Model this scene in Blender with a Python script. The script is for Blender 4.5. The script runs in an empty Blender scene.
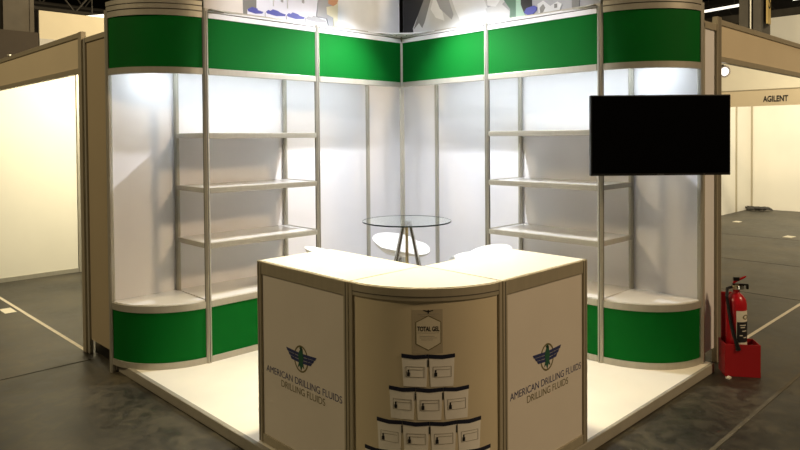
import bpy, bmesh, math, random
from mathutils import Vector, Matrix
random.seed(4)
S = bpy.context.scene
C = S.collection

# ------------------------------------------------------------ camera
cam_d = bpy.data.cameras.new('camera'); cam = bpy.data.objects.new('camera', cam_d); C.objects.link(cam)
fw = Vector((-0.69077, -0.72279, -0.02024)); rt = Vector((-0.72280, 0.69101, -0.00832)); up = Vector((-0.02000, -0.00888, 0.99976))
M3 = Matrix((rt, up, -fw)).transposed()
cam.matrix_world = Matrix.Translation((4.2760, 4.2823, 1.5905)) @ M3.to_4x4()
cam_d.sensor_fit = 'HORIZONTAL'; cam_d.sensor_width = 36.0
cam_d.lens = 664.06 / 800 * 36.0
cam_d.shift_x = 12.25 / 800; cam_d.shift_y = -74.05 / 800
cam_d.clip_end = 200
S.camera = cam

# ------------------------------------------------------------ world, lights, exposure
w = bpy.data.worlds.new('hall_ambient'); S.world = w; w.use_nodes = True
bg = w.node_tree.nodes['Background']; bg.inputs[0].default_value = (1.0, 0.80, 0.52, 1); bg.inputs[1].default_value = 0.10
S.view_settings.view_transform = 'Standard'; S.view_settings.look = 'None'
S.view_settings.gamma = 1; S.view_settings.use_curve_mapping = False
S.view_settings.exposure = 0.0

def light(kind, name, loc, energy, color, target=None, size=0.1, size_y=None, spot=None, blend=.4, spread=None):
    d = bpy.data.lights.new(name, kind); o = bpy.data.objects.new(name, d); C.objects.link(o)
    o.location = loc; d.energy = energy; d.color = color
    if kind == 'AREA':
        d.size = size
        if size_y: d.shape = 'RECTANGLE'; d.size_y = size_y
        if spread: d.spread = spread
    else: d.shadow_soft_size = size
    if kind == 'SPOT': d.spot_size = spot; d.spot_blend = blend
    if target is not None:
        o.rotation_euler = (Vector(target) - Vector(loc)).to_track_quat('-Z', 'Y').to_euler()
    return o
WARM = (1.0, .78, .46); WHITE = (1.0, .97, .93); COOL = (.82, .91, 1.0)
KEYC = (.91, .93, 1.0)
LAMP = (0.62, 0.65, 2.78)
light('SPOT', 'booth_key_light', LAMP, 180, KEYC, (1.75, -.48, .5), size=.03, spot=math.radians(118), blend=1.0)
light('SPOT', 'booth_key_light', LAMP, 180, KEYC, (-.48, 1.75, .5), size=.03, spot=math.radians(118), blend=1.0)
light('SPOT', 'header_fill_left', (1.80, .95, 3.05), 42, KEYC, (1.0, 0, 2.2), size=.03, spot=math.radians(92), blend=.6)  # added fill without a fixture, evens the light on left header and banner
light('SPOT', 'header_fill_right', (.95, 1.80, 3.05), 42, KEYC, (0, 1.0, 2.2), size=.03, spot=math.radians(92), blend=.6)  # same added fill for the right header and banner
light('AREA', 'bay_light_left', (1.10, -.12, 2.10), 6.2, COOL, (1.10, -.36, 1.5), size=2.0, size_y=.06)
light('AREA', 'bay_light_right', (-.12, 1.10, 2.10), 6.2, COOL, (-.36, 1.10, 1.5), size=2.0, size_y=.06)
light('AREA', 'end_light_left', (2.17, -.27, 2.10), 1.4, COOL, (2.17, -.40, 1.5), size=.26, size_y=.06)
light('AREA', 'end_light_right', (-.27, 2.17, 2.10), 1.4, COOL, (-.40, 2.17, 1.5), size=.26, size_y=.06)
light('AREA', 'counter_downlight', (1.9, 1.75, 4.4), 30, (1, .86, .56), (1.7, 1.65, 0), size=.3, spread=math.radians(62))
light('AREA', 'hall_light_right', (-1.5, 10.0, 6.6), 480, (1, .73, .44), (1.2, 2.0, .4), size=1.2)
light('AREA', 'hall_light_left', (9.0, -2.5, 7.0), 300, WARM, (2.4, -1.5, 1.5), size=1.2)
light('AREA', 'left_booth_light', (1.0, -2.3, 2.55), 104, (1, .90, .64), (1.4, -4.4, 1.25), size=.5)
light('AREA', 'far_booth_light', (-9.0, 1.6, 2.9), 78, (1, .94, .76), (-11.6, 0.4, 1.0), size=.8)
light('AREA', 'far_hall_light', (-6.0, -5.5, 7.4), 900, WARM, (-2.0, -9.0, 2.5), size=1.0)
light('AREA', 'cross_aisle_light', (-5.5, 3.5, 6.8), 560, (1, .84, .58), (-11.0, 0.0, 2.6), size=1.0)

# ------------------------------------------------------------ materials
def mat(name, col, rough=.5, metal=0.0, var=0.0, scale=8.0, bump=0.0, emit=None, strength=0.0, trans=0.0, ior=1.45, coat=0.0, spec=.5, stretch=None):
    m = bpy.data.materials.new(name); m.use_nodes = True
    nt = m.node_tree; b = nt.nodes['Principled BSDF']
    b.inputs['Base Color'].default_value = (*col, 1); b.inputs['Roughness'].default_value = rough
    b.inputs['Metallic'].default_value = metal; b.inputs['IOR'].default_value = ior
    b.inputs['Specular IOR Level'].default_value = spec
    if trans: b.inputs['Transmission Weight'].default_value = trans
    if coat: b.inputs['Coat Weight'].default_value = coat
    if emit: b.inputs['Emission Color'].default_value = (*emit, 1); b.inputs['Emission Strength'].default_value = strength
    tc = nt.nodes.new('ShaderNodeTexCoord'); mp = nt.nodes.new('ShaderNodeMapping')
    nt.links.new(tc.outputs['Object'], mp.inputs[0])
    if stretch: mp.inputs['Scale'].default_value = stretch
    n = nt.nodes.new('ShaderNodeTexNoise'); n.inputs['Scale'].default_value = scale; n.inputs['Detail'].default_value = 6
    nt.links.new(mp.outputs[0], n.inputs['Vector'])
    if var:
        r = nt.nodes.new('ShaderNodeValToRGB')
        r.color_ramp.elements[0].position = .3; r.color_ramp.elements[1].position = .72
        r.color_ramp.elements[0].color = (*[c * (1 - var) for c in col], 1)
        r.color_ramp.elements[1].color = (*[min(1, c * (1 + var)) for c in col], 1)
        nt.links.new(n.outputs['Fac'], r.inputs[0]); nt.links.new(r.outputs[0], b.inputs['Base Color'])
    if bump:
        bp = nt.nodes.new('ShaderNodeBump'); bp.inputs['Strength'].default_value = bump; bp.inputs['Distance'].default_value = .01
        nt.links.new(n.outputs['Fac'], bp.inputs['Height']); nt.links.new(bp.outputs[0], b.inputs['Normal'])
    return m
m_white = mat('white_laminate', (.80, .79, .80), .38, var=.02, scale=3)
m_alu = mat('brushed_aluminium', (.41, .39, .325), .42, metal=.35, var=.05, scale=30, stretch=(1, 1, .05))
m_alud = mat('bronze_grey_aluminium', (.44, .395, .29), .45, metal=.35, var=.05, scale=30, stretch=(1, 1, .05))
m_groove = mat('profile_groove', (.10, .09, .07), .6)
m_green = mat('green_vinyl', (.0, .108, .011), .7, spec=.12, var=.03, scale=5)
m_shelf = mat('shelf_laminate', (.82, .81, .78), .22, var=.02, scale=4)
m_top = mat('counter_top_laminate', (.86, .85, .80), .3, var=.02, scale=4)
m_cpanel = mat('counter_panel_foil', (.66, .61, .53), .5, var=.02, scale=4)
m_edge = mat('platform_edge_strip', (.31, .29, .235), .5, var=.08, scale=9)
m_cmid = mat('tan_counter_foil', (.60, .52, .36), .5, var=.02, scale=4)
m_floorw = mat('platform_laminate', (.80, .76, .66), .45, var=.04, scale=3)
m_black = mat('black_plastic', (.006, .006, .006), .35)
m_screen = mat('dark_screen', (.001, .001, .001), .25, spec=.08)
m_grey = mat('grey_mark', (.12, .12, .12), .5)
m_glass = mat('table_glass', (.90, .97, .94), .02, trans=1.0, ior=1.18)
m_gedge = mat('glass_edge', (.008, .016, .014), .3, spec=.2)
m_chrome = mat('chrome', (.62, .62, .60), .14, metal=1.0)
m_stool = mat('white_moulded_plastic', (.86, .86, .83), .3)
m_red = mat('red_enamel', (.42, .006, .012), .28, var=.04, scale=6)
m_redbox = mat('red_painted_sheet', (.34, .008, .012), .5, var=.05, scale=6)
m_label = mat('label_paper', (.72, .68, .56), .5)
m_brass = mat('dull_brass', (.5, .42, .25), .35, metal=.8)
m_navy = mat('navy_print', (.03, .04, .125), .5)
m_olive = mat('olive_print', (.15, .13, .055), .5)
m_pgreen = mat('green_print', (.02, .10, .055), .5)
m_ink = mat('black_print', (.012, .012, .014), .5)
m_lid = mat('dark_blue_print', (.010, .012, .03), .5)
m_pail = mat('pale_pail_print', (.82, .79, .72), .5, var=.03, scale=12)
m_seam = mat('grey_print_line', (.36, .33, .27), .5)
m_bagp = mat('kraft_print', (.44, .38, .27), .5, var=.05, scale=20)
m_beigew = mat('beige_hall_panel', (.78, .72, .56), .6, var=.03, scale=2)
m_fascia = mat('beige_fascia_panel', (.66, .57, .40), .5, var=.03, scale=2)
m_filler = mat('shaded_fascia_panel', (.42, .35, .23), .5, var=.03, scale=2)  # fascia colour darkened to hold the shade on this panel
m_pale = mat('cream_partition_panel', (.82, .79, .69), .5, var=.02, scale=2)
m_tape = mat('white_floor_tape', (.62, .57, .46), .6, var=.1, scale=14)
m_tape2 = mat('worn_floor_tape', (.10, .085, .055), .6, var=.25, scale=10)
m_joint = mat('floor_joint', (.018, .016, .012), .8)
m_dark = mat('dark_steel', (.045, .042, .038), .6, var=.2, scale=3)
m_col = mat('grey_steel', (.10, .088, .068), .55, var=.15, scale=3)
m_brown = mat('dark_brown_cladding', (.045, .033, .021), .6, var=.1, scale=2)
m_ceil = mat('dark_roof_deck', (.02, .018, .015), .9, var=.3, scale=.6)
m_sign = mat('yellow_sign', (.62, .45, .16), .5)
m_tubeL = mat('lit_tube', (.9, .88, .8), .4, emit=(1, .93, .78), strength=1.6)
m_lampface = mat('lit_lamp_face', (.9, .9, .9), .4, emit=(1, .97, .9), strength=2)
# print inks of the upper banners
def ink(n, c): return mat(n, c, .5, var=.04, scale=9)
i_beige = ink('beige_print', (.72, .66, .60)); i_lav = ink('pale_lavender_print', (.74, .74, .82)); i_blue = ink('blue_print', (.075, .085, .36))
i_grey = ink('mid_grey_print', (.36, .36, .37)); i_cream = ink('cream_print', (.76, .68, .46)); i_orange = ink('orange_print', (.6, .30, .16))
i_wht = ink('white_print', (.80, .80, .80)); i_lg = ink('light_grey_print', (.60, .60, .59)); i_dg = ink('dark_grey_print', (.20, .195, .18))
i_lgreen = ink('pale_green_print', (.36, .55, .42)); i_dgreen = ink('dark_green_print', (.10, .20, .13))
def floor_mat():
    m = bpy.data.materials.new('polished_concrete'); m.use_nodes = True; nt = m.node_tree; b = nt.nodes['Principled BSDF']
    tc = nt.nodes.new('ShaderNodeTexCoord')
    n1 = nt.nodes.new('ShaderNodeTexNoise'); n1.inputs['Scale'].default_value = 1.3; n1.inputs['Detail'].default_value = 10; n1.inputs['Roughness'].default_value = .62
    n2 = nt.nodes.new('ShaderNodeTexNoise'); n2.inputs['Scale'].default_value = 9; n2.inputs['Detail'].default_value = 8; n2.inputs['Distortion'].default_value = 1.2
    for n in (n1, n2): nt.links.new(tc.outputs['Object'], n.inputs['Vector'])
    r1 = nt.nodes.new('ShaderNodeValToRGB'); e = r1.color_ramp.elements
    e[0].position = .36; e[0].color = (.015, .0135, .009, 1); e[1].position = .66; e[1].color = (.066, .057, .037, 1)
    r2 = nt.nodes.new('ShaderNodeValToRGB'); e = r2.color_ramp.elements
    e[0].position = .38; e[0].color = (.6, .6, .6, 1); e[1].position = .68; e[1].color = (1.5, 1.46, 1.36, 1)
    nt.links.new(n1.outputs[0], r1.inputs[0]); nt.links.new(n2.outputs[0], r2.inputs[0])
    mx = nt.nodes.new('ShaderNodeMix'); mx.data_type = 'RGBA'; mx.blend_type = 'MULTIPLY'; mx.inputs[0].default_value = 1
    nt.links.new(r1.outputs[0], mx.inputs[6]); nt.links.new(r2.outputs[0], mx.inputs[7]); nt.links.new(mx.outputs[2], b.inputs['Base Color'])
    mr = nt.nodes.new('ShaderNodeMapRange'); mr.inputs[3].default_value = .34; mr.inputs[4].default_value = .58
    nt.links.new(n2.outputs[0], mr.inputs[0]); nt.links.new(mr.outputs[0], b.inputs['Roughness'])
    b.inputs['Specular IOR Level'].default_value = .6
    return m
m_floor = floor_mat()

# ------------------------------------------------------------ mesh helpers (all in world metres unless noted)
def wpos(o):
    p = Vector((0, 0, 0))
    while o is not None: p += o.location; o = o.parent
    return p
class MB:
    def __init__(s): s.bm = bmesh.new()
    def box(s, a, b, bev=0.0):
        lo = [min(a[i], b[i]) for i in range(3)]; hi = [max(a[i], b[i]) for i in range(3)]
        r = bmesh.ops.create_cube(s.bm, size=1)
        for v in r['verts']: v.co = Vector([lo[i] + (v.co[i] + .5) * (hi[i] - lo[i]) for i in range(3)])
        if bev:
            es = list({e for v in r['verts'] for e in v.link_edges})
            bmesh.ops.bevel(s.bm, geom=es, offset=bev, segments=2, affect='EDGES', profile=.5)
        return s
    def cyl(s, a, b, r1, r2=None, n=20):
        a = Vector(a); b = Vector(b); d = b - a
        r = bmesh.ops.create_cone(s.bm, cap_ends=True, segments=n, radius1=r1, radius2=r1 if r2 is None else r2, depth=d.length)
        mt = Matrix.Translation((a + b) / 2) @ d.to_track_quat('Z', 'Y').to_matrix().to_4x4()
        bmesh.ops.transform(s.bm, matrix=mt, verts=r['verts']); return s
    def tube(s, pts, r, n=10):
        pts = [Vector(p) for p in pts]; rings = []
        for i, p in enumerate(pts):
            t = (pts[min(i + 1, len(pts) - 1)] - pts[max(i - 1, 0)]).normalized()
            q = t.to_track_quat('Z', 'Y')
            rr = r[i] if isinstance(r, (list, tuple)) else r
            rings.append([s.bm.verts.new(p + q @ Vector((rr * math.cos(2 * math.pi * k / n), rr * math.sin(2 * math.pi * k / n), 0))) for k in range(n)])
        for a, b in zip(rings, rings[1:]):
            for k in range(n): s.bm.faces.new((a[k], a[(k + 1) % n], b[(k + 1) % n], b[k]))
        s.bm.faces.new(rings[0][::-1]); s.bm.faces.new(rings[-1]); return s
    def lathe(s, prof, c, n=32):
        rings = []
        for r, z in prof:
            rings.append([s.bm.verts.new((c[0] + r * math.cos(2 * math.pi * k / n), c[1] + r * math.sin(2 * math.pi * k / n), c[2] + z)) for k in range(n)] if r > 1e-6 else [s.bm.verts.new((c[0], c[1], c[2] + z))])
        for a, b in zip(rings, rings[1:]):
            for k in range(n):
                k2 = (k + 1) % n
                if len(a) == 1 and len(b) == 1: continue
                if len(a) == 1: s.bm.faces.new((a[0], b[k2], b[k]))
                elif len(b) == 1: s.bm.faces.new((a[k], a[k2], b[0]))
                else: s.bm.faces.new((a[k], a[k2], b[k2], b[k]))
        return s
    def arc(s, c, ro, ri, z0, z1, t0, t1, n=28, solid=False):
        """elliptic ring sector; ro/ri = (ru, rv); solid -> a filled sector"""
        def ring(rad, z): return [s.bm.verts.new((c[0] + rad[0] * math.cos(t0 + (t1 - t0) * k / n), c[1] + rad[1] * math.sin(t0 + (t1 - t0) * k / n), z)) for k in range(n + 1)]
        o0, o1 = ring(ro, z0), ring(ro, z1)
        if solid:
            c0, c1 = s.bm.verts.new((c[0], c[1], z0)), s.bm.verts.new((c[0], c[1], z1))
            for k in range(n): s.bm.faces.new((o0[k], o0[k + 1], o1[k + 1], o1[k]))
            s.bm.faces.new([c1] + o1); s.bm.faces.new([c0] + o0[::-1])
            s.bm.faces.new((c0, o0[0], o1[0], c1)); s.bm.faces.new((c1, o1[-1], o0[-1], c0))
        else:
            i0, i1 = ring(ri, z0), ring(ri, z1)
            for k in range(n):
                for q in ((o0[k], o0[k + 1], o1[k + 1], o1[k]), (i0[k], i1[k], i1[k + 1], i0[k + 1]), (o1[k], o1[k + 1], i1[k + 1], i1[k]), (o0[k], i0[k], i0[k + 1], o0[k + 1])): s.bm.faces.new(q)
            for k in (0, n): s.bm.faces.new((o0[k], o1[k], i1[k], i0[k]))
        return s
    def prism(s, pts, fmap, d0, d1):
        """polygon pts (x, y) extruded between depths d0 and d1; fmap(x, y, d) -> world"""
        a = [s.bm.verts.new(fmap(x, y, d0)) for x, y in pts]; b = [s.bm.verts.new(fmap(x, y, d1)) for x, y in pts]
        s.bm.faces.new(a); s.bm.faces.new(b[::-1])
        for k in range(len(pts)): s.bm.faces.new((a[k], b[k], b[(k + 1) % len(pts)], a[(k + 1) % len(pts)]))
        return s
    def patch(s, q, fmap, d, n=6, m=1):
        """a rectangular print q = 4 corners (x, y), subdivided so that it follows a curved panel; thin solid of thickness d"""
        g = {}
        for side, dd in ((0, .0002), (1, d)):
            for i in range(n + 1):
                for j in range(m + 1):
                    u, v = i / n, j / m
                    x = (q[0][0] * (1 - u) + q[1][0] * u) * (1 - v) + (q[3][0] * (1 - u) + q[2][0] * u) * v
                    y = (q[0][1] * (1 - u) + q[1][1] * u) * (1 - v) + (q[3][1] * (1 - u) + q[2][1] * u) * v
                    g[side, i, j] = s.bm.verts.new(fmap(x, y, dd))
        for side in (0, 1):
            for i in range(n):
                for j in range(m): s.bm.faces.new((g[side, i, j], g[side, i + 1, j], g[side, i + 1, j + 1], g[side, i, j + 1]))
        for i in range(n):
            for j in (0, m): s.bm.faces.new((g[0, i, j], g[0, i + 1, j], g[1, i + 1, j], g[1, i, j]))
        for j in range(m):
            for i in (0, n): s.bm.faces.new((g[0, i, j], g[0, i, j + 1], g[1, i, j + 1], g[1, i, j]))
        return s
    def build(s, name, m, parent=None, smooth=False, local=False):
        me = bpy.data.meshes.new(name)
        bmesh.ops.recalc_face_normals(s.bm, faces=s.bm.faces)
        s.bm.to_mesh(me); s.bm.free(); me.materials.append(m)
        o = bpy.data.objects.new(name, me); C.objects.link(o)
        if smooth:
            for p in me.polygons: p.use_smooth = True
            me.set_sharp_from_angle(angle=math.radians(38))
        if parent is not None:
            o.parent = parent
            if not local: me.transform(Matrix.Translation(-wpos(parent)))
        return o
def thing(name, label, cat, loc, group=None, rz=0):
    o = bpy.data.objects.new(name, None); C.objects.link(o); o.empty_display_size = .1
    o.location = loc; o.rotation_euler = (0, 0, rz); o['label'] = label; o['category'] = cat
    if group: o['group'] = group
    return o
def tag(o, label, cat, group=None):
    # origin to the base of the mesh
    vs = [v.co for v in o.data.vertices]
    c = Vector([(min(v[i] for v in vs) + max(v[i] for v in vs)) / 2 for i in range(3)]); c.z = min(v.z for v in vs)
    o.data.transform(Matrix.Translation(-c)); o.location = c
    o['label'] = label; o['category'] = cat
    if group: o['group'] = group
    return o
def struct(o): o['kind'] = 'structure'; return o
def copy_tree(o, parent=None):
    c = o.copy(); C.objects.link(c); c.parent = parent
    for ch in list(o.children): copy_tree(ch, c)
    return c
def _glyphs(body, bold):
    cu = bpy.data.curves.new('text', 'FONT'); cu.body = body; cu.size = 1.0; cu.offset = bold
    tmp = bpy.data.objects.new('text', cu); C.objects.link(tmp)
    dg = bpy.context.evaluated_depsgraph_get(); me = bpy.data.meshes.new_from_object(tmp.evaluated_get(dg))
    bpy.data.objects.remove(tmp); bpy.data.curves.remove(cu)
    xs = [v.co.x for v in me.vertices]; ys = [v.co.y for v in me.vertices]
    return me, min(xs), max(xs), min(ys), max(ys)
def text_mesh(body, name, m, parent, width, height, fmap, x0, y0, thick=.0008, bold=0.0):
    """one mesh per word, laid out as the whole line"""
    full, ax, bx, ay, by = _glyphs(body, bold); words = body.split(); off = wpos(parent)
    for i, wd in enumerate(words):
        _, _, pend, _, _ = _glyphs(' '.join(words[:i + 1]), bold)
        me, wa, wb, _, _ = _glyphs(wd, bold)
        for v in me.vertices:
            x = x0 + (v.co.x - wa + pend - (wb - wa) - ax) / (bx - ax) * width; y = y0 + (v.co.y - ay) / (by - ay) * height
            v.co = Vector(fmap(x, y, thick)) - off
        me.name = name; me.materials.clear(); me.materials.append(m)
        o = bpy.data.objects.new(name, me); C.objects.link(o); o.parent = parent

# plan: x = distance along the left wall, y = along the right wall; the inner header corner is the origin, platform top z = 0
U1, U2, UE, D = .9692, 1.9592, 2.455, .4765
ZF = -.06
HP = math.pi / 2
def swap(mirror):
    return (lambda x, y, z: (y, x, z)) if mirror else (lambda x, y, z: (x, y, z))

# ------------------------------------------------------------ hall shell
struct(MB().box((-32, -32, ZF - .1), (20, 20, ZF)).build('floor', m_floor))
struct(MB().box((-32, -32, 8.6), (20, 20, 8.8)).build('ceiling', m_ceil))
struct(MB().box((-32, -32.3, ZF), (20, -32, 8.6)).build('wall_back', m_dark))
struct(MB().box((-32.3, -32, ZF), (-32, 20, 8.6)).build('wall_side', m_dark))

# platform
struct(MB().box((-.53, -.53, ZF), (2.395, 2.505, 0)).build('trim_1', m_floorw))
e = MB()
for a, b in ((((2.395, -.53, ZF), (2.425, 2.526, .004))), (((-.53, 2.505, ZF), (2.395, 2.526, .004)))): e.box(a, b, .004)
pe = struct(e.build('trim_2', m_edge))

# booth back walls (2.5 m panels between posts)
def post(mb, x, y, z0, z1, r=.02, g=True):
    """octagonal system post with a small groove on each face"""
    n = 8; k = r / math.cos(math.pi / 8)
    mb.prism([(x + k * math.cos(math.pi / 8 + i * math.pi / 4), y + k * math.sin(math.pi / 8 + i * math.pi / 4)) for i in range(n)], lambda a, b, d: (a, b, d), z0, z1)
    return mb
for mir, nm in ((0, 'wall_left'), (1, 'wall_right')):
    f = swap(mir)
    mb = MB(); mb.box(f(-D - .012, -D - .008, 0), f(UE, -D + .002, 2.44))
    wl = struct(mb.build(nm, m_white))
    for x in (0.0, UE):
        z0 = ZF if x == UE and not mir else 0
        p = MB(); post(p, *f(x, -D + .006, 0)[:2], z0, 2.5); p.build('wall_post', m_alu, wl)
    r = MB(); r.box(f(-D, -D - .016, 2.44), f(UE, -D + .012, 2.485)); r.build('top_rail', m_alu, wl)
    r = MB(); r.box(f(-D, -D - .012, 0), f(U1, -D + .010, .03)); r.build('bottom_rail', m_alu, wl)

# ------------------------------------------------------------ shelving, rounded ends, header (each side)
def side_word(mir): return 'right' if mir else 'left'
for mir in (0, 1):
    f = swap(mir); sw = side_word(mir)
    un = thing('shelving_unit', f'open white shelving with aluminium posts and green base along the {sw} wall', 'shelves', f((U1 + U2) / 2, -D / 2, 0), 'wall shelving units of the stand')
    for x in (U1, U2):
        mb = MB(); post(mb, *f(x, 0, 0)[:2], 0, 2.5, .0205); q = mb.build('front_post', m_alu, un)
        mb = MB()
        for dx, dy in ((.0205, 0), (0, .0205)):
            cx, cy, _ = f(x + dx, dy, 0)
            mb.box((cx - .0025, cy - .0025, .01), (cx + .0025, cy + .0025, 2.49))
        mb.build('groove', m_groove, q)
        mb = MB(); post(mb, *f(x, -D + .022, 0)[:2], 0, 2.46, .018); mb.build('back_post', m_alu, un)
    for z in (1.6337, 1.2442, .8503):
        mb = MB(); mb.box(f(U1 + .018, -D + .012, z - .026), f(U2 - .018, -.014, z - .004)); sh = mb.build('shelf', m_shelf, un)
        mb = MB(); mb.box(f(U1 + .02, -.016, z - .040), f(U2 - .02, .012, z), .003); mb.box(f(U1 + .02, .011, z - .022), f(U2 - .02, .0135, z - .018)); mb.build('front_rail', m_alu, sh)
        for x in (U1, U2):
            mb = MB(); mb.box(f(x - .012, -D + .038, z - .036), f(x + .012, -.018, z), .003); mb.build('end_rail', m_alu, sh)
    mb = MB(); mb.box(f(U1 + .012, -D + .004, .424), f(U2 - .004, .002, .446)); mb.build('base_deck', m_shelf, un)
    mb = MB(); mb.box(f(U1 + .02, -.012, .394), f(U2 - .02, .014, .440), .003); mb.build('base_top_rail', m_alu, un)
    mb = MB(); mb.box(f(U1 + .02, -.006, .044), f(U2 - .02, .006, .394)); mb.build('base_panel', m_green, un)['label'] = 'green front panel of the base'
    mb = MB(); mb.box(f(U1 + .02, -.012, .0), f(U2 - .02, .014, .044), .003); mb.build('base_bottom_rail', m_alu, un)
    mb = MB(); mb.box(f(U1 - .006, -D + .03, .0), f(U1 + .006, -.01, .424)); mb.build('base_side_panel', m_white, un)

    # rounded end: plinth below, header above
    cx, cy = U2, -D; RO = (UE - U2, D)
    def arc(mb, dr0, dr1, z0, z1, solid=False):
        c = f(cx, cy, 0); ro = (RO[0] + dr0, RO[1] + dr0); ri = (RO[0] + dr1, RO[1] + dr1)
        a, b = .012, HP - .045
        if mir: return mb.arc((c[0], c[1]), (ro[1], ro[0]), (ri[1], ri[0]), z0, z1, HP - a, HP - b, solid=solid)
        return mb.arc((c[0], c[1]), ro, ri, z0, z1, a, b, solid=solid)
    pl = thing('curved_plinth', f'quarter-round plinth with green front and white deck at the {sw} end of the stand', 'plinth', f(cx + .2, cy + .2, 0), 'rounded plinths of the stand')
    arc(MB(), -.004, 0, .424, .446, True).build('deck', m_shelf, pl, True)
    arc(MB(), .010, -.012, .394, .440).build('top_rail', m_alu, pl, True)
    arc(MB(), .002, -.008, .044, .394).build('curved_panel', m_green, pl, True)
    arc(MB(), .010, -.012, 0.001, .044).build('bottom_rail', m_alu, pl, True)
    hd = thing('curved_header', f'quarter-round green header band over the {sw} rounded plinth', 'header', f(cx + .2, cy + .2, 2.045), 'rounded header bands of the stand')
    arc(MB(), .010, -.012, 2.045, 2.0895).build('bottom_rail', m_alu, hd, True)
    arc(MB(), .002, -.008, 2.0895, 2.443).build('curved_panel', m_green, hd, True)
    arc(MB(), .010, -.012, 2.443, 2.482).build('top_rail', m_alu, hd, True)
    arc(MB(), .004, -.012, 2.482, 2.490).build('groove', m_groove, hd, True)
    arc(MB(), .010, -.012, 2.490, 2.520).build('upper_rail', m_alu, hd, True)
    arc(MB(), .004, -.012, 2.520, 2.526).build('groove', m_groove, hd, True)
    arc(MB(), .012, -.012, 2.526, 2.556).build('cap_rail', m_alu, hd, True)
    # straight header
    hs = thing('header_fascia', f'straight green header of two panels running from the inner corner to the {sw} shelving', 'header', f(U2 / 2, 0, 2.045), 'straight header bands of the stand')
    for a, b in ((.021, U1 - .022), (U1 + .022, U2 - .022)):
        mb = MB(); mb.box(f(a, -.006, 2.0895), f(b, .006, 2.443)); mb.build('green_panel', m_green, hs)
    for a, b in ((.021, U1 - .021), (U1 + .021, U2 - .021)):
        mb = MB(); mb.box(f(a, -.014, 2.045), f(b, .014, 2.0895), .003); mb.build('bottom_rail', m_alu, hs)
        mb = MB(); mb.box(f(a, -.014, 2.443), f(b, .014, 2.480), .003); mb.build('top_rail', m_white, hs)  # aluminium rail coloured white for the bright lamp light on it
        mb = MB(); mb.box(f(a, -.010, 2.480), f(b, .010, 2.486)); mb.build('groove', m_groove, hs)
        mb = MB(); mb.box(f(a, -.014, 2.486), f(b, .014, 2.500), .003); mb.build('upper_rail', m_white, hs)  # whitened likewise for the lamp light on the straight run
    # small curved filler plate where the header meets the rounded end
    pts = [(U2 - .021, .016)] + [(U2 - .021 - .27 * t, .016 + .045 * (1 - t) ** 2.2) for t in [i / 8 for i in range(9)]]
    mb = MB(); mb.prism([f(x, y, 0)[:2] for x, y in pts], lambda a, b, d: (a, b, d), 2.497, 2.503); mb.build('filler_plate', m_alu, hs)
    # bay batten lamp behind the header
    bt = thing('batten_lamp', f'slim white batten lamp behind the {sw} header above the shelves', 'lamp', f(1.10, -.12, 2.11), 'batten lamps behind the header')
    mb = MB(); mb.box(f(.07, -.15, 2.125), f(2.13, -.09, 2.165), .005); mb.build('housing', m_white, bt)
    b2 = thing('batten_lamp', f'short white batten lamp inside the {sw} rounded header', 'lamp', f(2.17, -.27, 2.11), 'short batten lamps in the rounded headers')
    mb = MB(); mb.box(f(2.03, -.30, 2.125), f(2.31, -.24, 2.165), .005); mb.build('housing', m_white, b2)
    mb = MB(); mb.cyl(f(2.04, -.27, 2.116), f(2.30, -.27, 2.116), .008); mb.build('tube', m_tubeL, b2, True)
    mb = MB(); mb.cyl(f(.09, -.12, 2.116), f(2.11, -.12, 2.116), .008); mb.build('tube', m_tubeL, bt, True)

mb = MB(); post(mb, 0, 0, 0, 2.5, .021); cp = tag(mb.build('corner_post', m_alu), 'aluminium post in the inner corner where the two green headers meet', 'post')
# corner gusset with a concave front edge
R = .42
pts = [(.016, .016), (R, .016)] + [(R - R * math.sin(t) + .0, R - R * math.cos(t) + .016) for t in [HP * i / 12 for i in range(1, 12)]] + [(.016, R)]
gu = MB().prism(pts, lambda a, b, d: (a, b, d), 2.501, 2.511).build('corner_plate', m_white)
tag(gu, 'white corner plate with a curved edge on top of the inner header corner', 'plate')
for a, b in ((.10, .035), (.035, .10)):
    MB().cyl((a, b, 2.5015), (a, b, 2.498), .006, n=10).build('screw', m_groove, gu, local=False).location = (0, 0, 0)

# ------------------------------------------------------------ printed banners on top of the header
def banner(mir, shapes, label):
    f = swap(mir)
    t = thing('banner_panel', label, 'banner', f(U2 / 2, 0, 2.5), 'printed banners above the header')
    mb = MB(); mb.box(f(.022, -.012, 2.512), f(U2 - .0, -.002, 3.1)); mb.build('backing_panel', shapes[0], t)
    mb = MB()
    mb.box(f(.022, -.016, 2.501), f(U2, .004, 2.512)); mb.box(f(.022, -.016, 3.1), f(U2, .004, 3.13)); mb.build('frame', m_alu, t)
    for i, (nm, m, pts) in enumerate(shapes[1]):
        d = -.002 + .0006 * (i + 1)
        MB().prism([(x, max(2.512, z)) for x, z in pts], lambda a, b, dd: f(a, dd, b), -.002, d).build(nm, m, t)
    return t
sh = [('printed_wall', i_beige, [(1.645, 2.5), (1.957, 2.5), (1.957, 3.1), (1.645, 3.1)]),
      ('printed_shadow', i_dg, [(1.645, 2.5), (1.525, 2.5), (1.525, 3.1), (1.66, 3.1)]),
      ('printed_pails', i_lav, [(1.53, 2.5), (.86, 2.5), (.98, 3.1), (1.53, 3.1)]),
      ('printed_pail', i_lav, [(1.61, 2.5), (1.46, 2.5), (1.46, 2.55), (1.61, 2.55)])]
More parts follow.
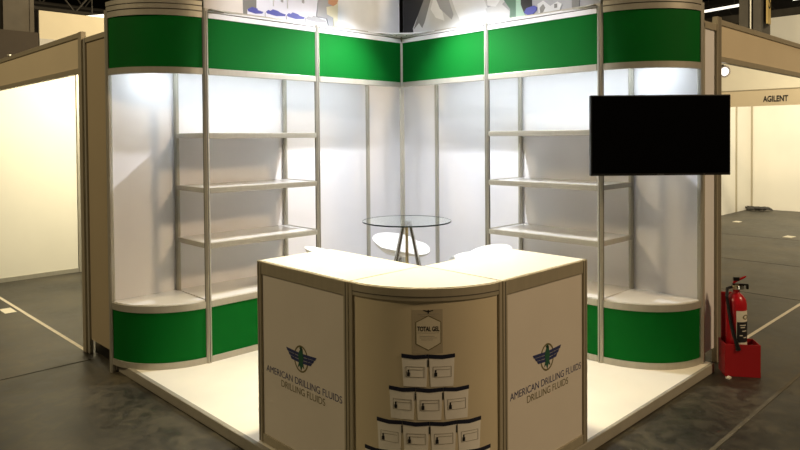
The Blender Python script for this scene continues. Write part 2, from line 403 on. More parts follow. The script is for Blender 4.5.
for a, b, zt, m in ((1.61, 1.47, 2.558, i_blue), (1.447, 1.265, 2.563, i_blue), (1.258, 1.085, 2.562, i_blue), (1.07, .865, 2.560, i_grey)):
    c = (a + b) / 2
    sh.append(('printed_lid', m, [(a, zt - .012), (a - .01, zt - .024), (c, zt - .034), (b + .01, zt - .026), (b, zt - .012), (b + .05, zt - .004), (c - .02, zt + .006), (c + .03, zt + .014), (c + .05, zt), (a - .02, zt + .004)]))
for x in (1.455, 1.262, 1.078): sh.append(('printed_seam', i_grey, [(x + .002, 2.512), (x - .002, 2.512), (x - .002, 2.545), (x + .002, 2.545)]))
for x in (1.38, 1.25): sh.append(('printed_seam', i_lg, [(x + .004, 2.60), (x - .004, 2.60), (x - .004, 3.0), (x + .004, 3.0)]))
for x, z in ((1.30, 2.645), (1.10, 2.665)): sh.append(('printed_mark', i_grey, [(x + .012, z), (x - .008, z - .004), (x - .008, z + .04), (x + .008, z + .04)]))
sh += [('printed_stone', i_grey, [(.97, 2.57), (.865, 2.565), (.85, 2.50), (.80, 2.5), (.80, 2.72), (.95, 2.72)]),
       ('printed_pale_box', i_cream, [(.87, 2.66), (.865, 2.60), (.80, 2.58), (.79, 2.5), (.755, 2.5), (.745, 2.75), (.80, 2.68)]),
       ('printed_fruit', i_orange, [(.85, 2.69), (.80, 2.675), (.76, 2.70), (.735, 2.76), (.78, 2.78), (.85, 2.74)])]
banner(0, (i_wht, sh), 'banner above the left green header, printed with blue-lidded white pails beside a blank white area')
sr = [('printed_shade', m_ink, [(.024, 2.5), (.30, 2.5), (.50, 3.1), (.024, 3.1)]),
      ('printed_bag', i_lg, [(.155, 2.512), (.145, 2.56), (.215, 2.68), (.285, 2.80), (.34, 3.0), (.90, 3.0), (.96, 2.72), (1.0, 2.512)]),
      ('printed_fold', i_dg, [(.22, 2.60), (.155, 2.55), (.21, 2.67), (.30, 2.83), (.38, 2.83), (.33, 2.70), (.29, 2.60), (.26, 2.55)]),
      ('printed_fold', i_wht, [(.40, 2.80), (.36, 2.70), (.42, 2.62), (.52, 2.58), (.50, 2.65), (.44, 2.78)]),
      ('printed_fold', i_grey, [(.42, 2.79), (.47, 2.69), (.60, 2.58), (.62, 2.62), (.57, 2.75), (.50, 2.79)]),
      ('printed_highlight', i_wht, [(.60, 2.76), (.64, 2.66), (.70, 2.55), (.95, 2.53), (.98, 2.60), (.93, 2.74), (.80, 2.9)]),
      ('printed_small_bag', i_lg, [(1.0, 2.512), (1.19, 2.512), (1.20, 2.56), (1.12, 2.63), (1.16, 2.66), (1.10, 2.70), (1.02, 2.63), (.96, 2.62), (.975, 2.57)]),
      ('printed_pack', i_wht, [(.98, 2.64), (1.06, 2.62), (1.10, 2.66), (1.12, 2.80), (.96, 2.80)]),
      ('printed_strip', i_dgreen, [(1.195, 2.512), (1.255, 2.512), (1.255, 3.0), (1.16, 3.0), (1.14, 2.66), (1.20, 2.58)]),
      ('printed_strip', i_lgreen, [(1.255, 2.512), (1.34, 2.512), (1.30, 2.60), (1.30, 3.0), (1.255, 3.0)]),
      ('printed_bottle', m_ink, [(1.30, 2.60), (1.33, 2.53), (1.37, 2.515), (1.40, 2.53), (1.39, 3.0), (1.30, 3.0)]),
      ('printed_cap', i_blue, [(1.33, 2.535), (1.36, 2.513), (1.41, 2.513), (1.44, 2.535), (1.445, 2.56), (1.42, 2.575), (1.35, 2.565)]),
      ('printed_machine', i_lg, [(1.46, 2.512), (1.64, 2.512), (1.66, 2.55), (1.62, 2.575), (1.56, 2.55), (1.50, 2.60), (1.45, 2.58)]),
      ('printed_mark', i_dg, [(1.475, 2.512), (1.50, 2.512), (1.52, 2.545), (1.50, 2.575), (1.47, 2.55)]),
      ('printed_mark', i_dg, [(1.595, 2.53), (1.62, 2.53), (1.62, 2.56), (1.595, 2.56)]),
      ('printed_bar', i_dg, [(1.74, 2.512), (1.80, 2.512), (1.80, 3.0), (1.74, 3.0)])]
banner(1, (i_grey, sr), 'banner above the right green header, printed with a pale sack on black and grey equipment')

# unseen hanging spotlight above the frame edge; shade added to spare the banners its light
hl = thing('pendant_lamp', 'unseen pendant lamp in front of the inner header corner, its shade added to keep light off the banners', 'lamp', LAMP)
MB().lathe([(.092, -.036), (.095, -.036), (.095, .12), (.03, .15), (0, .15), (0, .147), (.03, .147), (.092, .118), (.092, -.036)], LAMP, 40).build('added_shade', m_white, hl, True)
MB().cyl((LAMP[0], LAMP[1], LAMP[2] + .16), (LAMP[0], LAMP[1], 8.6), .006, n=8).build('suspension_cord', m_dark, hl)

# ------------------------------------------------------------ reception counter
ctr = 'counter units at the front corner of the platform'
CU, CV, RC = 1.90, 2.040, .482
ZT = .955
def emblem_and_words(par, fm, s0, dz):
    """fm(s, z, d): s runs to the viewer's right; s0 = left end of the long line"""
    text_mesh('AMERICAN DRILLING FLUIDS', 'lettering', m_navy, par, .612, .034, fm, s0, .400 + dz)
    text_mesh('DRILLING FLUIDS', 'lettering', m_olive, par, .355, .034, fm, s0 + .133, .354 + dz)
    cx, cz = s0 + .302, .532 + dz
    ring = [(cx + .058 * math.cos(2 * math.pi * k / 40), cz + .066 * math.sin(2 * math.pi * k / 40)) for k in range(40)]
    inner = [(cx + .050 * math.cos(2 * math.pi * k / 40), cz + .058 * math.sin(2 * math.pi * k / 40)) for k in range(40)]
    mb = MB()
    for k in range(40): mb.prism([ring[k], ring[(k + 1) % 40], inner[(k + 1) % 40], inner[k]], fm, .0002, .0008)
    em = mb.build('emblem', m_olive, par)
    mb = MB()
    for sg in (-1, 1):
        for i in range(3):
            y = .022 - i * .017; L = .122 - i * .017
            mb.prism([(cx + sg * .014, cz + y - .008), (cx + sg * .016, cz + y + .006), (cx + sg * L, cz + y + .011), (cx + sg * (L - .010), cz + y - .004)], fm, .0002, .0016)
    mb.build('wings', m_navy, em)
    body = [(1.25 * x, 1.1 * y) for x, y in [(-.012, .03), (-.004, .042), (-.010, .048), (.002, .056), (.010, .046), (.012, .028), (.018, .008), (.012, -.012), (.020, -.040), (.008, -.030), (0, -.052), (-.008, -.030), (-.020, -.040), (-.012, -.012), (-.018, .008)]]
    mb = MB(); mb.prism([(cx + x, cz + z) for x, z in body], fm, .0002, .0020); mb.build('eagle_body', m_pgreen, em)
    mb = MB(); mb.prism([(cx - .004, cz + .050), (cx + .002, cz + .058), (cx + .010, cz + .048), (cx + .004, cz + .040)], fm, .0002, .0024); mb.build('eagle_head', m_ink, em)

def counter_box(mir, a0, a1, label):
    """straight unit; along-axis from a0 to a1, outer face at 2.40 (left unit) or 2.495 (right unit)"""
    out = CV + RC if mir else CU + RC
    inn = CV if mir else CU
    f = swap(1 - mir)            # f(along, across)
    t = thing('counter_unit', label, 'counter', f((a0 + a1) / 2, (out + inn) / 2, 0), ctr)
    mb = MB(); mb.box(f(a0 + .012, inn, ZT - .016), f(a1 - .006, out - .012, ZT), .002); mb.build('counter_top', m_top, t)
    for k, a in enumerate((a0 + .017, a1 - .017)):
        q = MB(); q.box(f(a - .017, out - .034, .004), f(a + .017, out, ZT - .001), .004); po = q.build('post', m_alud, t)
        g = MB(); g.box(f(a - .003, out - .002, .01), f(a + .003, out + .0008, ZT - .008)); g.build('groove', m_groove, po)
    for a in (a0 + .017, a1 - .017):
        q = MB(); q.box(f(a - .015, inn + .002, .004), f(a + .015, inn + .032, ZT - .018)); q.build('post', m_alud, t)
    q = MB(); q.box(f(a0 + .034, out - .030, ZT - .070), f(a1 - .034, out - .004, ZT - .004), .003); q.build('top_rail', m_alud, t)
    q = MB(); q.box(f(a0 + .034, out - .030, .004), f(a1 - .034, out - .004, .05), .003); q.build('bottom_rail', m_alud, t)
    q = MB(); q.box(f(a0 + .03, out - .022, .048), f(a1 - .03, out - .012, ZT - .068)); pn = q.build('front_panel', m_cpanel, t)
    for a in ((a0 + .008,) if not mir else (a0 + .008,)):
        q = MB(); q.box(f(a - .004, inn + .03, .03), f(a + .004, out - .03, ZT - .02)); q.build('side_panel', m_white, t)
    sgn = (lambda s, z, d: (-s, out - .012 + d, z)) if mir else (lambda s, z, d: (out - .012 + d, s, z))
    emblem_and_words(pn, sgn, -1.834 if mir else 1.364, -.004 if mir else -.015)
    return t
counter_box(0, 1.30, CV - .004, 'left white counter unit with eagle emblem and lettering, darkest of the three')
counter_box(1, 1.175, CU - .004, 'right counter unit with eagle emblem and lettering, at the platform edge nearest the fire extinguisher')
cc = thing('counter_unit', 'rounded middle counter unit printed with a sack and a pyramid of pails', 'counter', (CU + .2, CV + .2, 0), ctr)
MB().arc((CU, CV), (RC - .012, RC - .012), None, ZT - .016, ZT, .014, HP - .014, 40, True).build('counter_top', m_top, cc, True)
MB().arc((CU, CV), (RC - .002, RC - .002), (RC - .03, RC - .03), ZT - .056, ZT - .004, .03, HP - .03, 40).build('top_rail', m_alud, cc, True)
MB().arc((CU, CV), (RC - .0005, RC - .0005), (RC - .03, RC - .03), ZT - .040, ZT - .036, .03, HP - .03, 40).build('groove', m_groove, cc, True)
MB().arc((CU, CV), (RC - .002, RC - .002), (RC - .03, RC - .03), .004, .05, .03, HP - .03, 40).build('bottom_rail', m_alud, cc, True)
cpn = MB().arc((CU, CV), (RC - .010, RC - .010), (RC - .018, RC - .018), 0.048, ZT - .054, .03, HP - .03, 48).build('front_panel', m_cmid, cc, True)
q = MB(); q.box((CU + RC - .034, CV + .001, .004), (CU + RC, CV + .024, ZT - .001), .003); q.build('post', m_alud, cc)
q = MB(); q.box((CU + .001, CV + RC - .034, .004), (CU + .024, CV + RC, ZT - .001), .003); q.build('post', m_alud, cc)
q = MB(); q.box((CU + .001, CV + .001, .004), (CU + .03, CV + .03, ZT - .018)); q.build('post', m_alud, cc)
def cm(s, z, d): t = (s - .041) / (RC - .008); r = RC - .010 + d; return (CU + r * math.cos(t), CV + r * math.sin(t), z)
# printed sack
bag = MB().patch([(.352, .672), (.482, .676), (.482, .864), (.352, .860)], cm, .0006, 10).build('printed_sack', m_bagp, cpn)
mhex = mat('pale_label_print', (.66, .60, .46), .5)
hexp = [(.368, .716), (.368, .808), (.421, .836), (.474, .810), (.474, .720), (.421, .690)]
mb = MB(); mb.patch([(.368, .716), (.421, .690), (.421, .836), (.368, .808)], cm, .0009, 5); mb.patch([(.421, .690), (.474, .720), (.474, .810), (.421, .836)], cm, .0009, 5); mb.build('hexagon_field', mhex, bag)
mb = MB()
for k in range(6):
    a, b = Vector(hexp[k]), Vector(hexp[(k + 1) % 6]); n = Vector((-(b - a).y, (b - a).x)).normalized() * .0016
    mb.patch([tuple(a - n), tuple(b - n), tuple(b + n), tuple(a + n)], cm, .0012, 6)
mb.build('hexagon_outline', m_olive, bag)
text_mesh('TOTAL GEL', 'lettering', m_ink, bag, .094, .021, cm, .374, .770, thick=.0014, bold=.03)
for z, a, b in ((.7625, .376, .466), (.748, .384, .446), (.741, .384, .456), (.733, .390, .440), (.843, .374, .468), (.834, .388, .452)):
    MB().patch([(a, z), (b, z), (b, z + .002), (a, z + .002)], cm, .0012, 6).build('text_line', m_seam, bag)

mb = MB()
for sg in (-1, 1): mb.patch([(.421, .851), (.421 + sg * .020, .857), (.421 + sg * .022, .861), (.421, .857)], cm, .0012, 4)
mb.patch([(.418, .846), (.424, .846), (.424, .861), (.418, .861)], cm, .0013, 1)
mb.build('eagle_mark', m_ink, bag)
# printed pyramid of pails: rows of 2, 3, 4, 5
for n, zt, s0, s1 in ((5, .250, .124, .712), (4, .385, .188, .660), (3, .530, .247, .600), (2, .672, .304, .536)):
    wd = (s1 - s0) / n
    for k in range(n):
        a = s0 + wd * k + .003; b = a + wd - .006; c = (a + b) / 2
        pl = MB().patch([(a + .006, zt - .138), (b - .006, zt - .138), (b, zt - .014), (a, zt - .014)], cm, .0010 + .0002 * (6 - n), 8).build('printed_pail', m_pail, cpn)
        d = .0020 + .0002 * (6 - n)
        mb = MB(); mb.patch([(a - .002, zt - .016), (c, zt - .021), (c, zt - .004), (a - .002, zt)], cm, d, 5); mb.patch([(c, zt - .021), (b + .002, zt - .016), (b + .002, zt), (c, zt - .004)], cm, d, 5)
        mb.build('printed_lid', m_lid, pl)
        mb = MB()
        for x0, x1, z0, z1 in ((a + .016, b - .014, zt - .054, zt - .052), (a + .016, b - .014, zt - .098, zt - .096), (a + .016, a + .018, zt - .098, zt - .052), (b - .016, b - .014, zt - .098, zt - .052), (a + .030, b - .020, zt - .066, zt - .064)):
            mb.patch([(x0, z0), (x1, z0), (x1, z1), (x0, z1)], cm, d, 4)
        mb.build('label_outline', m_seam, pl)
        mb = MB(); mb.patch([(a + .022, zt - .094), (a + .034, zt - .094), (a + .034, zt - .078), (a + .022, zt - .078)], cm, d + .0002, 2); mb.patch([(a + .025, zt - .078), (a + .031, zt - .078), (a + .031, zt - .066), (a + .025, zt - .066)], cm, d + .0002, 2)
        if k < n - 1: MB().patch([(b - .001, zt - .052), (b + .004, zt - .052), (b + .004, zt - .022), (b - .001, zt - .022)], cm, d + .0002, 2).build('pail_clip', m_ink, pl)
        mb.build('pail_mark', m_ink, pl)

# ------------------------------------------------------------ glass table and stools
TX, TY, TZ = .729, .771, .965
tb = thing('bar_table', 'round glass bar table on chrome legs behind the counter', 'table', (TX, TY, 0))
gt = MB().lathe([(0, -.007), (.331, -.007), (.331, 0), (0, 0)], (TX, TY, TZ), 64).build('glass_top', m_glass, tb, True)
MB().lathe([(.3312, -.009), (.3345, -.0085), (.3345, .0005), (.3312, .001), (.3312, -.009)], (TX, TY, TZ), 64).build('polished_edge', m_gedge, gt, True)
MB().cyl((TX, TY, TZ - .035), (TX, TY, TZ - .011), .04).build('hub', m_chrome, tb, True)
rdir = Vector((rt.x, rt.y, 0)).normalized(); fdir = Vector((fw.x, fw.y, 0)).normalized()
for sx, sy in ((-1, -1), (-1, .5), (1, -1), (1, .5)):
    top = Vector((TX, TY, TZ - .03)) + rdir * .026 * sx + fdir * .015 * sy
    bot = Vector((TX, TY, .005)) + rdir * (.235 if sy > 0 else .20) * sx + fdir * .2 * sy
    MB().cyl(bot, top, .012, n=14).build('leg', m_chrome, tb, True)
MB().cyl((TX, TY, .45), (TX, TY, TZ - .03), .012, n=14).build('centre_rod', m_brass, tb, True)
def make_stool(name, label, loc, rz):
    t = thing(name, label, 'stool', loc, 'white bar stools behind the counter', rz)
    # shell: seat dish with a low wraparound back on the -x side and a drooping front lip
    mb = MB(); NR, NA = 12, 40; SZ = .672; grid = []
    for side in (0, 1):
        rings = []
        for i in range(NR + 1):
            tt = i / NR; ring = []
            for k in range(NA):
                ph = 2 * math.pi * k / NA; c = math.cos(ph)
                back = max(0, -c) ** .8 if c < 0 else 0
                rx = .265 if c > 0 else .225; r = tt
                x = rx * r * c; y = .225 * r * math.sin(ph) * (1 + .08 * back)
                z = SZ + .018 * tt ** 2 - .055 * max(0, c) ** 2 * tt ** 4 + .075 * back * max(0, (tt - .5) / .5) ** 1.5
                if side: z -= .018 + .075 * (1 - tt) ** .7; x *= .975; y *= .975
                ring.append(mb.bm.verts.new((x, y, z)) if i else None)
            if i == 0:
                v = mb.bm.verts.new((0, 0, SZ - (side * .085))); ring = [v] * NA
            rings.append(ring)
        grid.append(rings)
        for i in range(NR):
            for k in range(NA):
                k2 = (k + 1) % NA
                if i == 0: mb.bm.faces.new((rings[0][0], rings[1][k], rings[1][k2]))
                else: mb.bm.faces.new((rings[i][k], rings[i + 1][k], rings[i + 1][k2], rings[i][k2]))
    for k in range(NA): mb.bm.faces.new((grid[0][NR][k], grid[0][NR][(k + 1) % NA], grid[1][NR][(k + 1) % NA], grid[1][NR][k]))
    mb.build('seat', m_stool, t, True, local=True)
    MB().cyl((0, 0, .30), (0, 0, .64), .018).build('gas_lift', m_chrome, t, True, local=True)
    MB().cyl((0, 0, .02), (0, 0, .32), .028).build('column', m_chrome, t, True, local=True)
    MB().lathe([(0, 0), (.20, 0), (.205, .006), (.19, .014), (.06, .024), (.03, .04), (0, .04)], (0, 0, 0), 36).build('base', m_chrome, t, True, local=True)
    mb = MB(); mb.tube([(.02, -.09, .28), (.13, -.10, .28), (.17, -.05, .28), (.18, 0, .28), (.17, .05, .28), (.13, .10, .28), (.02, .09, .28)], .009); mb.build('footrest', m_chrome, t, True, local=True)
    return t
ang = math.atan2(rdir.y, rdir.x)
make_stool('bar_stool', 'white low-backed bar stool standing behind the glass table', (.352, .318, 0), ang - .75)
make_stool('bar_stool', 'white bar stool whose back peeks over the right counter unit', (.335, 1.165, 0), ang + math.pi + .25)
make_stool('bar_stool', 'white bar stool mostly hidden, its tip showing over the left counter unit', (1.09, .35, 0), ang + .25)

# ------------------------------------------------------------ television
tvd = 4.44
ctv = Vector((4.2760, 4.2823, 1.5905)); tc = ctv + tvd * (fw + rt * ((660.8 - 400 + 12.25) / 664.06) + up * ((225 - 74.05 - 135.2) / 664.06))
tv = thing('television', 'large black flat television mounted on the right front post, covering the rounded end', 'television', tuple(tc))
tv.rotation_euler = (0, 0, math.atan2(rdir.y, rdir.x) + .012)      # local x = viewer's right, local y = away from the viewer
W, H = 140.6 / 664.06 * tvd / 2, 80.6 / 664.06 * tvd / 2
MB().box((-W, .0, -H), (W, .035, H), .004).build('casing', m_black, tv, local=True)
MB().box((-W + .010, -.0012, -H + .016), (W - .010, .001, H - .010)).build('screen', m_screen, tv, local=True)
mb = MB()
for i in range(6): mb.box((-.022 + i * .0075, -.001, -H + .005), (-.017 + i * .0075, .001, -H + .010))
mb.box((.29, -.001, -H + .005), (.297, .001, -H + .009)); mb.build('badge_marks', m_grey, tv, local=True)
MB().box((-.14, .035, -.12), (.14, .052, .12), .004).build('mount_plate', m_dark, tv, local=True)
MB().tube([(0, .05, 0), (-.10, .14, 0), (-.30, .13, 0)], .016).build('mount_arm', m_dark, tv, True, local=True)

# ------------------------------------------------------------ fire extinguisher in its red stand
fx, fy = -.625, 2.655; eang = math.radians(125); edir = Vector((math.cos(eang), math.sin(eang), 0))
st = thing('extinguisher_stand', 'red sheet metal stand with a tall backboard beside the right end of the stand', 'stand', (fx, fy, ZF), None, eang)
MB().box((-.112, -.078, 0), (.112, -.072, .222), .002).box((-.112, .072, 0), (.112, .078, .222), .002).box((-.112, -.073, 0), (-.106, .073, .222), .002).box((.106, -.073, 0), (.112, .073, .222), .002).box((-.107, -.073, .0), (.107, .073, .012)).box((-.107, -.073, .105), (.107, .073, .111)).build('box', m_redbox, st, local=True)
MB().box((-.100, .055, .20), (.012, .071, .55), .004).build('backboard', m_redbox, st, local=True)
ex = thing('fire_extinguisher', 'red fire extinguisher with black hose standing in the red stand', 'fire extinguisher', (fx - edir.x * .02, fy - edir.y * .02, ZF + .112), None, eang)
BR = .066
cyl = MB().lathe([(0, 0), (BR - .006, 0), (BR, .01), (BR, .37), (BR - .006, .405), (BR - .024, .432), (.026, .446), (.022, .452), (.022, .47), (0, .47)], (0, 0, 0), 36).build('cylinder', m_red, ex, True, local=True)
def exm(s, z, d): a = -HP + s / BR; r = BR + d; return (r * math.cos(a), r * math.sin(a), z)
lb = MB().patch([(-.018, .03), (.088, .03), (.088, .335), (-.018, .335)], exm, .0008, 14).build('paper_label', m_label, cyl, True, local=True)
MB().patch([(-.014, .12), (.076, .12), (.076, .26), (-.014, .26)], exm, .0014, 12).build('dark_block', m_ink, lb, True, local=True)
mb = MB()
for z, a, b in ((.235, .004, .05), (.220, .008, .04), (.195, .02, .055), (.165, .002, .022), (.150, .03, .055)): mb.patch([(a, z), (b, z), (b, z + .006), (a, z + .006)], exm, .0020, 6)
mb.build('label_lines', m_label, lb, True, local=True)
mb = MB(); mb.lathe([(.010, 0), (.017, 0), (.017, .001), (.010, .001), (.010, 0)], (0, 0, 0), 20)
for v in mb.bm.verts: v.co = Vector(exm(.048 + v.co.x * 1.5, .292 + v.co.y, .0006 + v.co.z))
mb.build('round_mark', m_olive, lb, True, local=True)
vl = MB().cyl((0, 0, .468), (0, 0, .505), .02, .017).cyl((0, 0, .487), (-.04, -.004, .487), .010).build('valve', m_brass, ex, True, local=True)
MB().box((-.025, -.012, .500), (.075, .012, .512), .003).box((.062, -.010, .474), (.078, .010, .508), .003).build('carry_handle', m_black, vl, local=True)
mb = MB(); mb.box((-.02, -.010, .53), (.02, .010, .555), .003); mb.build('valve_cap', m_black, vl, local=True)
MB().tube([(-.02, 0, .515), (.01, 0, .535), (.045, 0, .552), (.062, 0, .562)], [.008, .008, .007, .005]).build('lever', m_red, vl, True, local=True)
MB().tube([(-.03, -.004, .487), (-.062, -.02, .48), (-.072, -.045, .43), (-.064, -.055, .34), (-.052, -.06, .25), (-.035, -.066, .17), (-.02, -.072, .12)], .011).build('hose', m_black, ex, True, local=True)
MB().cyl((-.024, -.071, .135), (-.008, -.074, .07), .012, .018).build('nozzle', m_black, ex, True, local=True)
MB().lathe([(.014, -.012), (.022, -.012), (.022, .012), (.014, .012), (.014, -.012)], (.02, -.022, .49), 20).build('pressure_gauge', m_chrome, vl, True, local=True)

# ------------------------------------------------------------ floor markings
def slab(name, m, pts, label, cat, h=.002, group=None):
    return tag(MB().prism(pts, lambda a, b, d: (a, b, d), ZF + .0004, ZF + h).build(name, m), label, cat, group)
slab('floor_tape', m_tape, [(2.418, -3.9), (2.448, -3.9), (2.436, -1.12), (2.406, -1.12)], 'white tape line on the concrete along the left booth front', 'tape', group='tape lines on the concrete')
slab('floor_tape', m_tape, [(-1.50, 2.397), (-1.50, 2.425), (-7.0, 2.40), (-7.0, 2.37)], 'white tape line on the concrete behind the fire extinguisher', 'tape', group='tape lines on the concrete')
slab('floor_tape', m_tape2, [(.95, 2.945), (.95, 2.968), (-1.8, 2.966), (-1.8, 2.943)], 'dull tape line on the concrete in front of the fire extinguisher', 'tape', group='tape lines on the concrete')
slab('floor_tag', m_label, [(2.47, -3.02), (2.57, -3.02), (2.57, -2.80), (2.47, -2.80)], 'small white paper tag stuck to the floor at far left', 'tag')
struct(MB().box((2.46, -.864, ZF + .0003), (20, -.852, ZF + .0012)).build('trim_3', m_joint))
for i, y in enumerate((-5.1, -3.2, -7.4)):
    struct(MB().box((y - .006, -1, ZF + .0003), (y + .006, 14, ZF + .0012)).build('trim_%d' % (4 + i), m_joint))
for (x, y, s, lbl) in ((-9.13, -.21, .10, 'white paper scrap on the floor near the far cream booth corner'), (-.47, 2.64, .022, 'tiny pale scrap on the floor in front of the red stand'), (-7.7, 1.05, .12, 'white paper scrap on the far floor at the right edge')):
    slab('paper_scrap', m_label, [(x - s, y - s * .5), (x + s * .8, y - s * .6), (x + s, y + s * .5), (x - s * .7, y + s * .6)], lbl, 'paper scrap', .01)

# ------------------------------------------------------------ neighbouring booths
# left
gp = thing('filler_panel', 'narrow filler panel, coloured darker for its shade, between the left rounded end and the neighbouring booth post', 'panel', (2.41, -.76, ZF))
MB().box((2.405, -1.03, .05), (2.413, -.50, 2.335)).build('panel', m_filler, gp)
MB().box((2.36, -1.03, ZF), (2.375, -.50, .052)).build('gap_shade', m_black, gp)  # black board added to stand for the shade in the gap below
MB().box((2.398, -1.03, 2.335), (2.424, -.50, 2.375), .003).build('top_rail', m_alud, gp)
MB().box((2.398, -1.034, ZF), (2.428, -1.000, 2.37), .003).build('stile', m_alu, gp)
MB().box((2.398, -.53, ZF), (2.424, -.502, 2.37), .003).build('stile', m_alu, gp)
lf = thing('fascia_frame', 'beige fascia board on aluminium posts across the left neighbouring booth', 'booth frame', (2.42, -2.7, ZF))
MB().box((2.40, -1.11, ZF), (2.44, -1.045, 2.426), .004).build('post', m_alud, lf)
MB().box((2.40, -4.42, ZF), (2.44, -4.36, 2.426), .004).build('post', m_alud, lf)
MB().box((2.414, -4.36, 2.15), (2.424, -1.11, 2.385)).build('fascia_panel', m_fascia, lf)
MB().box((2.40, -4.36, 2.385), (2.435, -1.11, 2.425), .003).build('top_rail', m_alud, lf)
MB().box((2.40, -4.36, 2.108), (2.435, -1.11, 2.15), .003).build('bottom_rail', m_alud, lf)
mb = MB(); mb.cyl((2.43, -3.05, 2.425), (2.43, -3.05, 2.442), .02, n=12); mb.build('cap', m_alu, lf)
pw = thing('partition_wall', 'bright cream partition on the far side of the left neighbouring booth', 'partition', (1.0, -4.4, ZF))
for a, b in ((2.40, 1.36), (1.30, .36), (.30, -.5)):
    MB().box((a, -4.405, ZF + .05), (b, -4.395, 2.44)).build('wall_panel', m_pale, pw)
for x in (1.33, .33, -.5): MB().box((x - .025, -4.425, ZF), (x + .025, -4.375, 2.48), .004).build('post', m_alu, pw)
MB().box((-.5, -4.415, ZF), (2.40, -4.385, ZF + .05)).build('bottom_rail', m_alu, pw)
MB().box((-.5, -4.415, 2.44), (2.40, -4.385, 2.48)).build('top_rail', m_alu, pw)
pb = tag(MB().box((-.505, -4.36, ZF), (-.495, -.52, 2.44)).build('partition_wall', m_pale), 'cream back partition of the left neighbouring booth, running behind the stand', 'partition')
# right
gp = thing('filler_panel', 'narrow pale filler panel between the right rounded end and the neighbouring booth post', 'panel', (-.62, 2.45, ZF))
MB().box((-.72, 2.444, .05), (-.50, 2.452, 2.335)).build('panel', m_white, gp)
MB().box((-.735, 2.436, 2.335), (-.50, 2.464, 2.385), .003).build('top_rail', m_alud, gp)
MB().box((-.525, 2.436, ZF), (-.50, 2.464, 2.37), .003).build('stile', m_alud, gp)
rf = thing('fascia_frame', 'beige fascia board running back from the aluminium post right of the television', 'booth frame', (-2.2, 2.45, ZF))
mb = MB(); mb.box((-.815, 2.43, ZF), (-.735, 2.47, 2.44), .004); rp = mb.build('post', m_alud, rf)
mb = MB()
for x in (-.795, -.775, -.755): mb.box((x - .003, 2.4695, ZF + .01), (x + .003, 2.4712, 2.44))
mb.build('groove', m_groove, rp)
MB().box((-3.80, 2.43, ZF), (-3.74, 2.47, 2.46), .004).build('post', m_alud, rf)
MB().box((-3.74, 2.446, 2.16), (-.815, 2.456, 2.385)).build('fascia_panel', m_fascia, rf)
MB().box((-3.74, 2.43, 2.385), (-.815, 2.466, 2.425), .003).build('top_rail', m_alud, rf)
MB().box((-3.74, 2.43, 2.118), (-.815, 2.466, 2.16), .003).build('bottom_rail', m_alud, rf)
sp = thing('clip_spotlight', 'small white spotlight clipped under the beige fascia right of the television', 'lamp', (-.99, 2.40, 2.04))
MB().cyl((-1.0, 2.41, 2.118), (-1.0, 2.41, 2.085), .008, n=10).build('bracket', m_alu, sp)
MB().cyl((-1.03, 2.375, 2.075), (-.98, 2.43, 2.062), .030, .046).build('lamp_head', m_white, sp, True)
MB().cyl((-.98, 2.43, 2.062), (-.978, 2.432, 2.0615), .030).build('lamp_face', m_lampface, sp)
# far cream booth across the hall
fb = thing('far_booth', 'cream walled booth across the aisle with a name on its beige fascia', 'booth', (-10.2, .8, ZF))
MB().box((-11.81, -.8, ZF), (-11.79, 4.0, 2.44)).build('back_wall', m_pale, fb)
MB().box((-11.8, -.83, ZF), (-8.8, -.81, 2.44)).build('side_wall', m_pale, fb)
for x, y in ((-11.78, -.80), (-10.83, -.805), (-9.85, -.805)): MB().box((x - .02, y - .02, ZF), (x + .02, y + .02, 2.44)).build('wall_post', m_alud, fb)
ff = MB().box((-8.81, -.83, 2.10), (-8.79, 4.0, 2.385)).build('fascia_panel', m_fascia, fb)
MB().box((-8.83, -.85, ZF), (-8.77, -.79, 2.42)).build('front_post', m_alud, fb)
text_mesh('AGILENT', 'lettering', m_ink, ff, .40, .108, lambda s, z, d: (-8.79 + d, s, z), .330, 2.168, thick=.004, bold=.03)
MB().box((-8.815, -.83, 2.385), (-8.785, 4.0, 2.40)).build('top_rail', m_alud, fb)
cb = MB(); pts = []
for i in range(60):
    a = i * .55; r = .13 + .05 * math.sin(i * 1.7)
    pts.append((-11.45 + r * math.cos(a) * 1.1, -.58 + r * 1.6 * math.sin(a), ZF + .02 + .05 * abs(math.sin(i * .9))))
cb.tube(pts, .014, 6); tag(cb.build('cable_coil', m_dark, smooth=True), 'dark tangle of cable on the floor in the far cream booth corner', 'cable')

# ------------------------------------------------------------ hall background
def beam(name, label, a, b, n, h, group):
    a = Vector(a); b = Vector(b); mb = MB()
    mb.cyl(a, b, .06, n=8); mb.cyl(a + Vector((0, 0, h)), b + Vector((0, 0, h)), .06, n=8)
    for k in range(n):
        p = a.lerp(b, k / n); q = a.lerp(b, (k + 1) / n); mdl = (p + q) / 2 + Vector((0, 0, h))
        mb.cyl(p, mdl, .03, n=6); mb.cyl(mdl, q, .03, n=6)
    t = mb.build(name, m_dark); return tag(t, label, 'truss', group)
GT = 'roof trusses of the hall'
beam('roof_truss', 'steel roof truss at far left, lowest of those behind the dark column', (6, -16, 5.3), (-14, -16, 5.3), 14, .9, GT)
beam('roof_truss', 'steel roof truss at far left, farthest and highest behind the dark column', (4, -21, 6.4), (-16, -21, 6.4), 14, 1.0, GT)
beam('roof_truss', 'steel roof truss at far right behind the grey column', (-24, -14, 5.9), (-24, 10, 5.9), 16, .9, GT)
tag(MB().box((-20.2, -8, 5.35), (-19.9, 8, 5.65)).build('roof_beam', m_col), 'dark steel beam above the far booths at right, crossing behind the grey column', 'beam')
tag(MB().box((-26.2, -9, 5.2), (-25.9, 8, 5.8)).build('roof_beam', m_col), 'farther dark steel beam at right under the tube lights', 'beam')
c1 = thing('steel_column', 'dark grey steel column rising behind the left booth', 'column', (.55, -10.6, ZF))
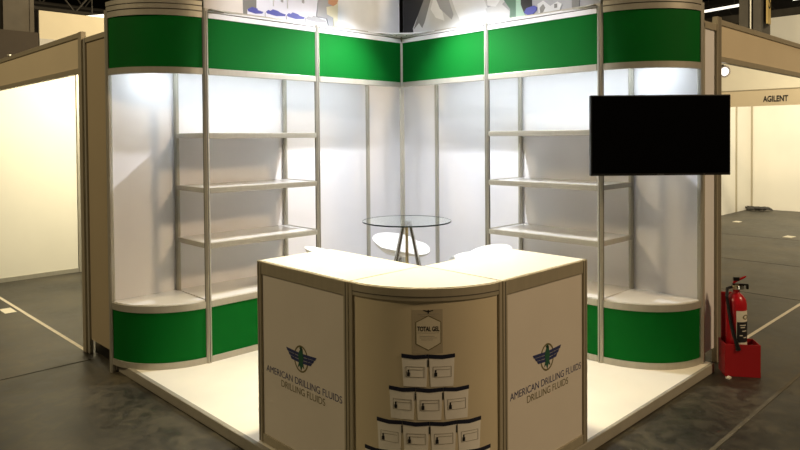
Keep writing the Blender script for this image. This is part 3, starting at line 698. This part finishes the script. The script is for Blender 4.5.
MB().box((.17, -10.75, ZF), (.60, -10.45, 8.6)).build('web', m_col, c1); MB().box((.58, -10.44, ZF), (.66, -10.76, 8.6)).build('flange', m_col, c1); MB().box((.10, -10.44, ZF), (.18, -10.76, 8.6)).build('flange', m_col, c1)
c2 = thing('steel_column', 'grey steel column with a yellow sign at far right', 'column', (-13.2, -1.2, ZF))
MB().box((-13.45, -1.25, ZF), (-12.95, -1.15, 8.6)).build('web', m_col, c2)
MB().box((-13.05, -1.46, ZF), (-12.95, -.98, 8.6)).build('flange', m_col, c2); MB().box((-13.5, -1.42, ZF), (-13.4, -.94, 8.6)).build('flange', m_col, c2)
MB().cyl((-12.93, -1.2, ZF), (-12.93, -1.2, 8.6), .025, n=8).build('conduit', m_alu, c2)
sg = MB().box((-13.40, -.93, 4.22), (-13.16, -.90, 5.3)).build('sign_board', m_sign, c2)
text_mesh('S', 'lettering', m_ink, sg, .15, .34, lambda s, z, d: (-13.28 - s, -.90 + d, z), -.06, 4.58, thick=.006)
tag(MB().box((2.2, -9.5, ZF), (.44, -9.0, 3.57)).build('dark_block', m_brown), 'dark brown clad block standing behind the left booth', 'block')
tp = thing('hall_panel', 'tall beige wall panel behind the left booth', 'panel', (-.6, -9.0, ZF))
MB().box((.425, -9.05, ZF), (-2.6, -9.0, 3.985)).build('board', m_beigew, tp)
MB().box((.424, -8.999, 3.25), (-.1, -8.995, 3.47)).build('grey_band', i_lg, tp)
tag(MB().box((-12.55, -3.4, ZF), (-12.45, 3.5, 3.45)).build('hall_panel', m_beigew), 'low beige partition behind the far cream booth', 'panel')
tag(MB().box((-15.05, -1.9, ZF), (-14.95, 4.5, 4.62)).build('hall_panel', m_pale), 'bright cream wall panel right of the grey column', 'panel')
def tubelamp(a, b, label):
    a = Vector(a); b = Vector(b); t = thing('tube_light', label, 'lamp', tuple((a + b) / 2), 'tube lights under the hall roof')
    MB().cyl(a, b, .04, n=10).build('tube', m_tubeL, t, True)
    for k in (.15, .85):
        p = a.lerp(b, k); MB().cyl(p + Vector((0, 0, .08)), (p.x, p.y, 8.6), .012, n=6).build('hanger', m_dark, t)
tubelamp((-16.49, -3.65, 5.30), (-17.30, -2.88, 5.49), 'lit tube light seen left of the grey column')
tubelamp((-17.6, -1.55, 5.50), (-18.6, .5, 5.75), 'lit tube light seen right of the grey column')
tubelamp((-.84, -10.27, 4.17), (-1.9, -10.6, 4.42), 'lit tube light above the tall beige panel')
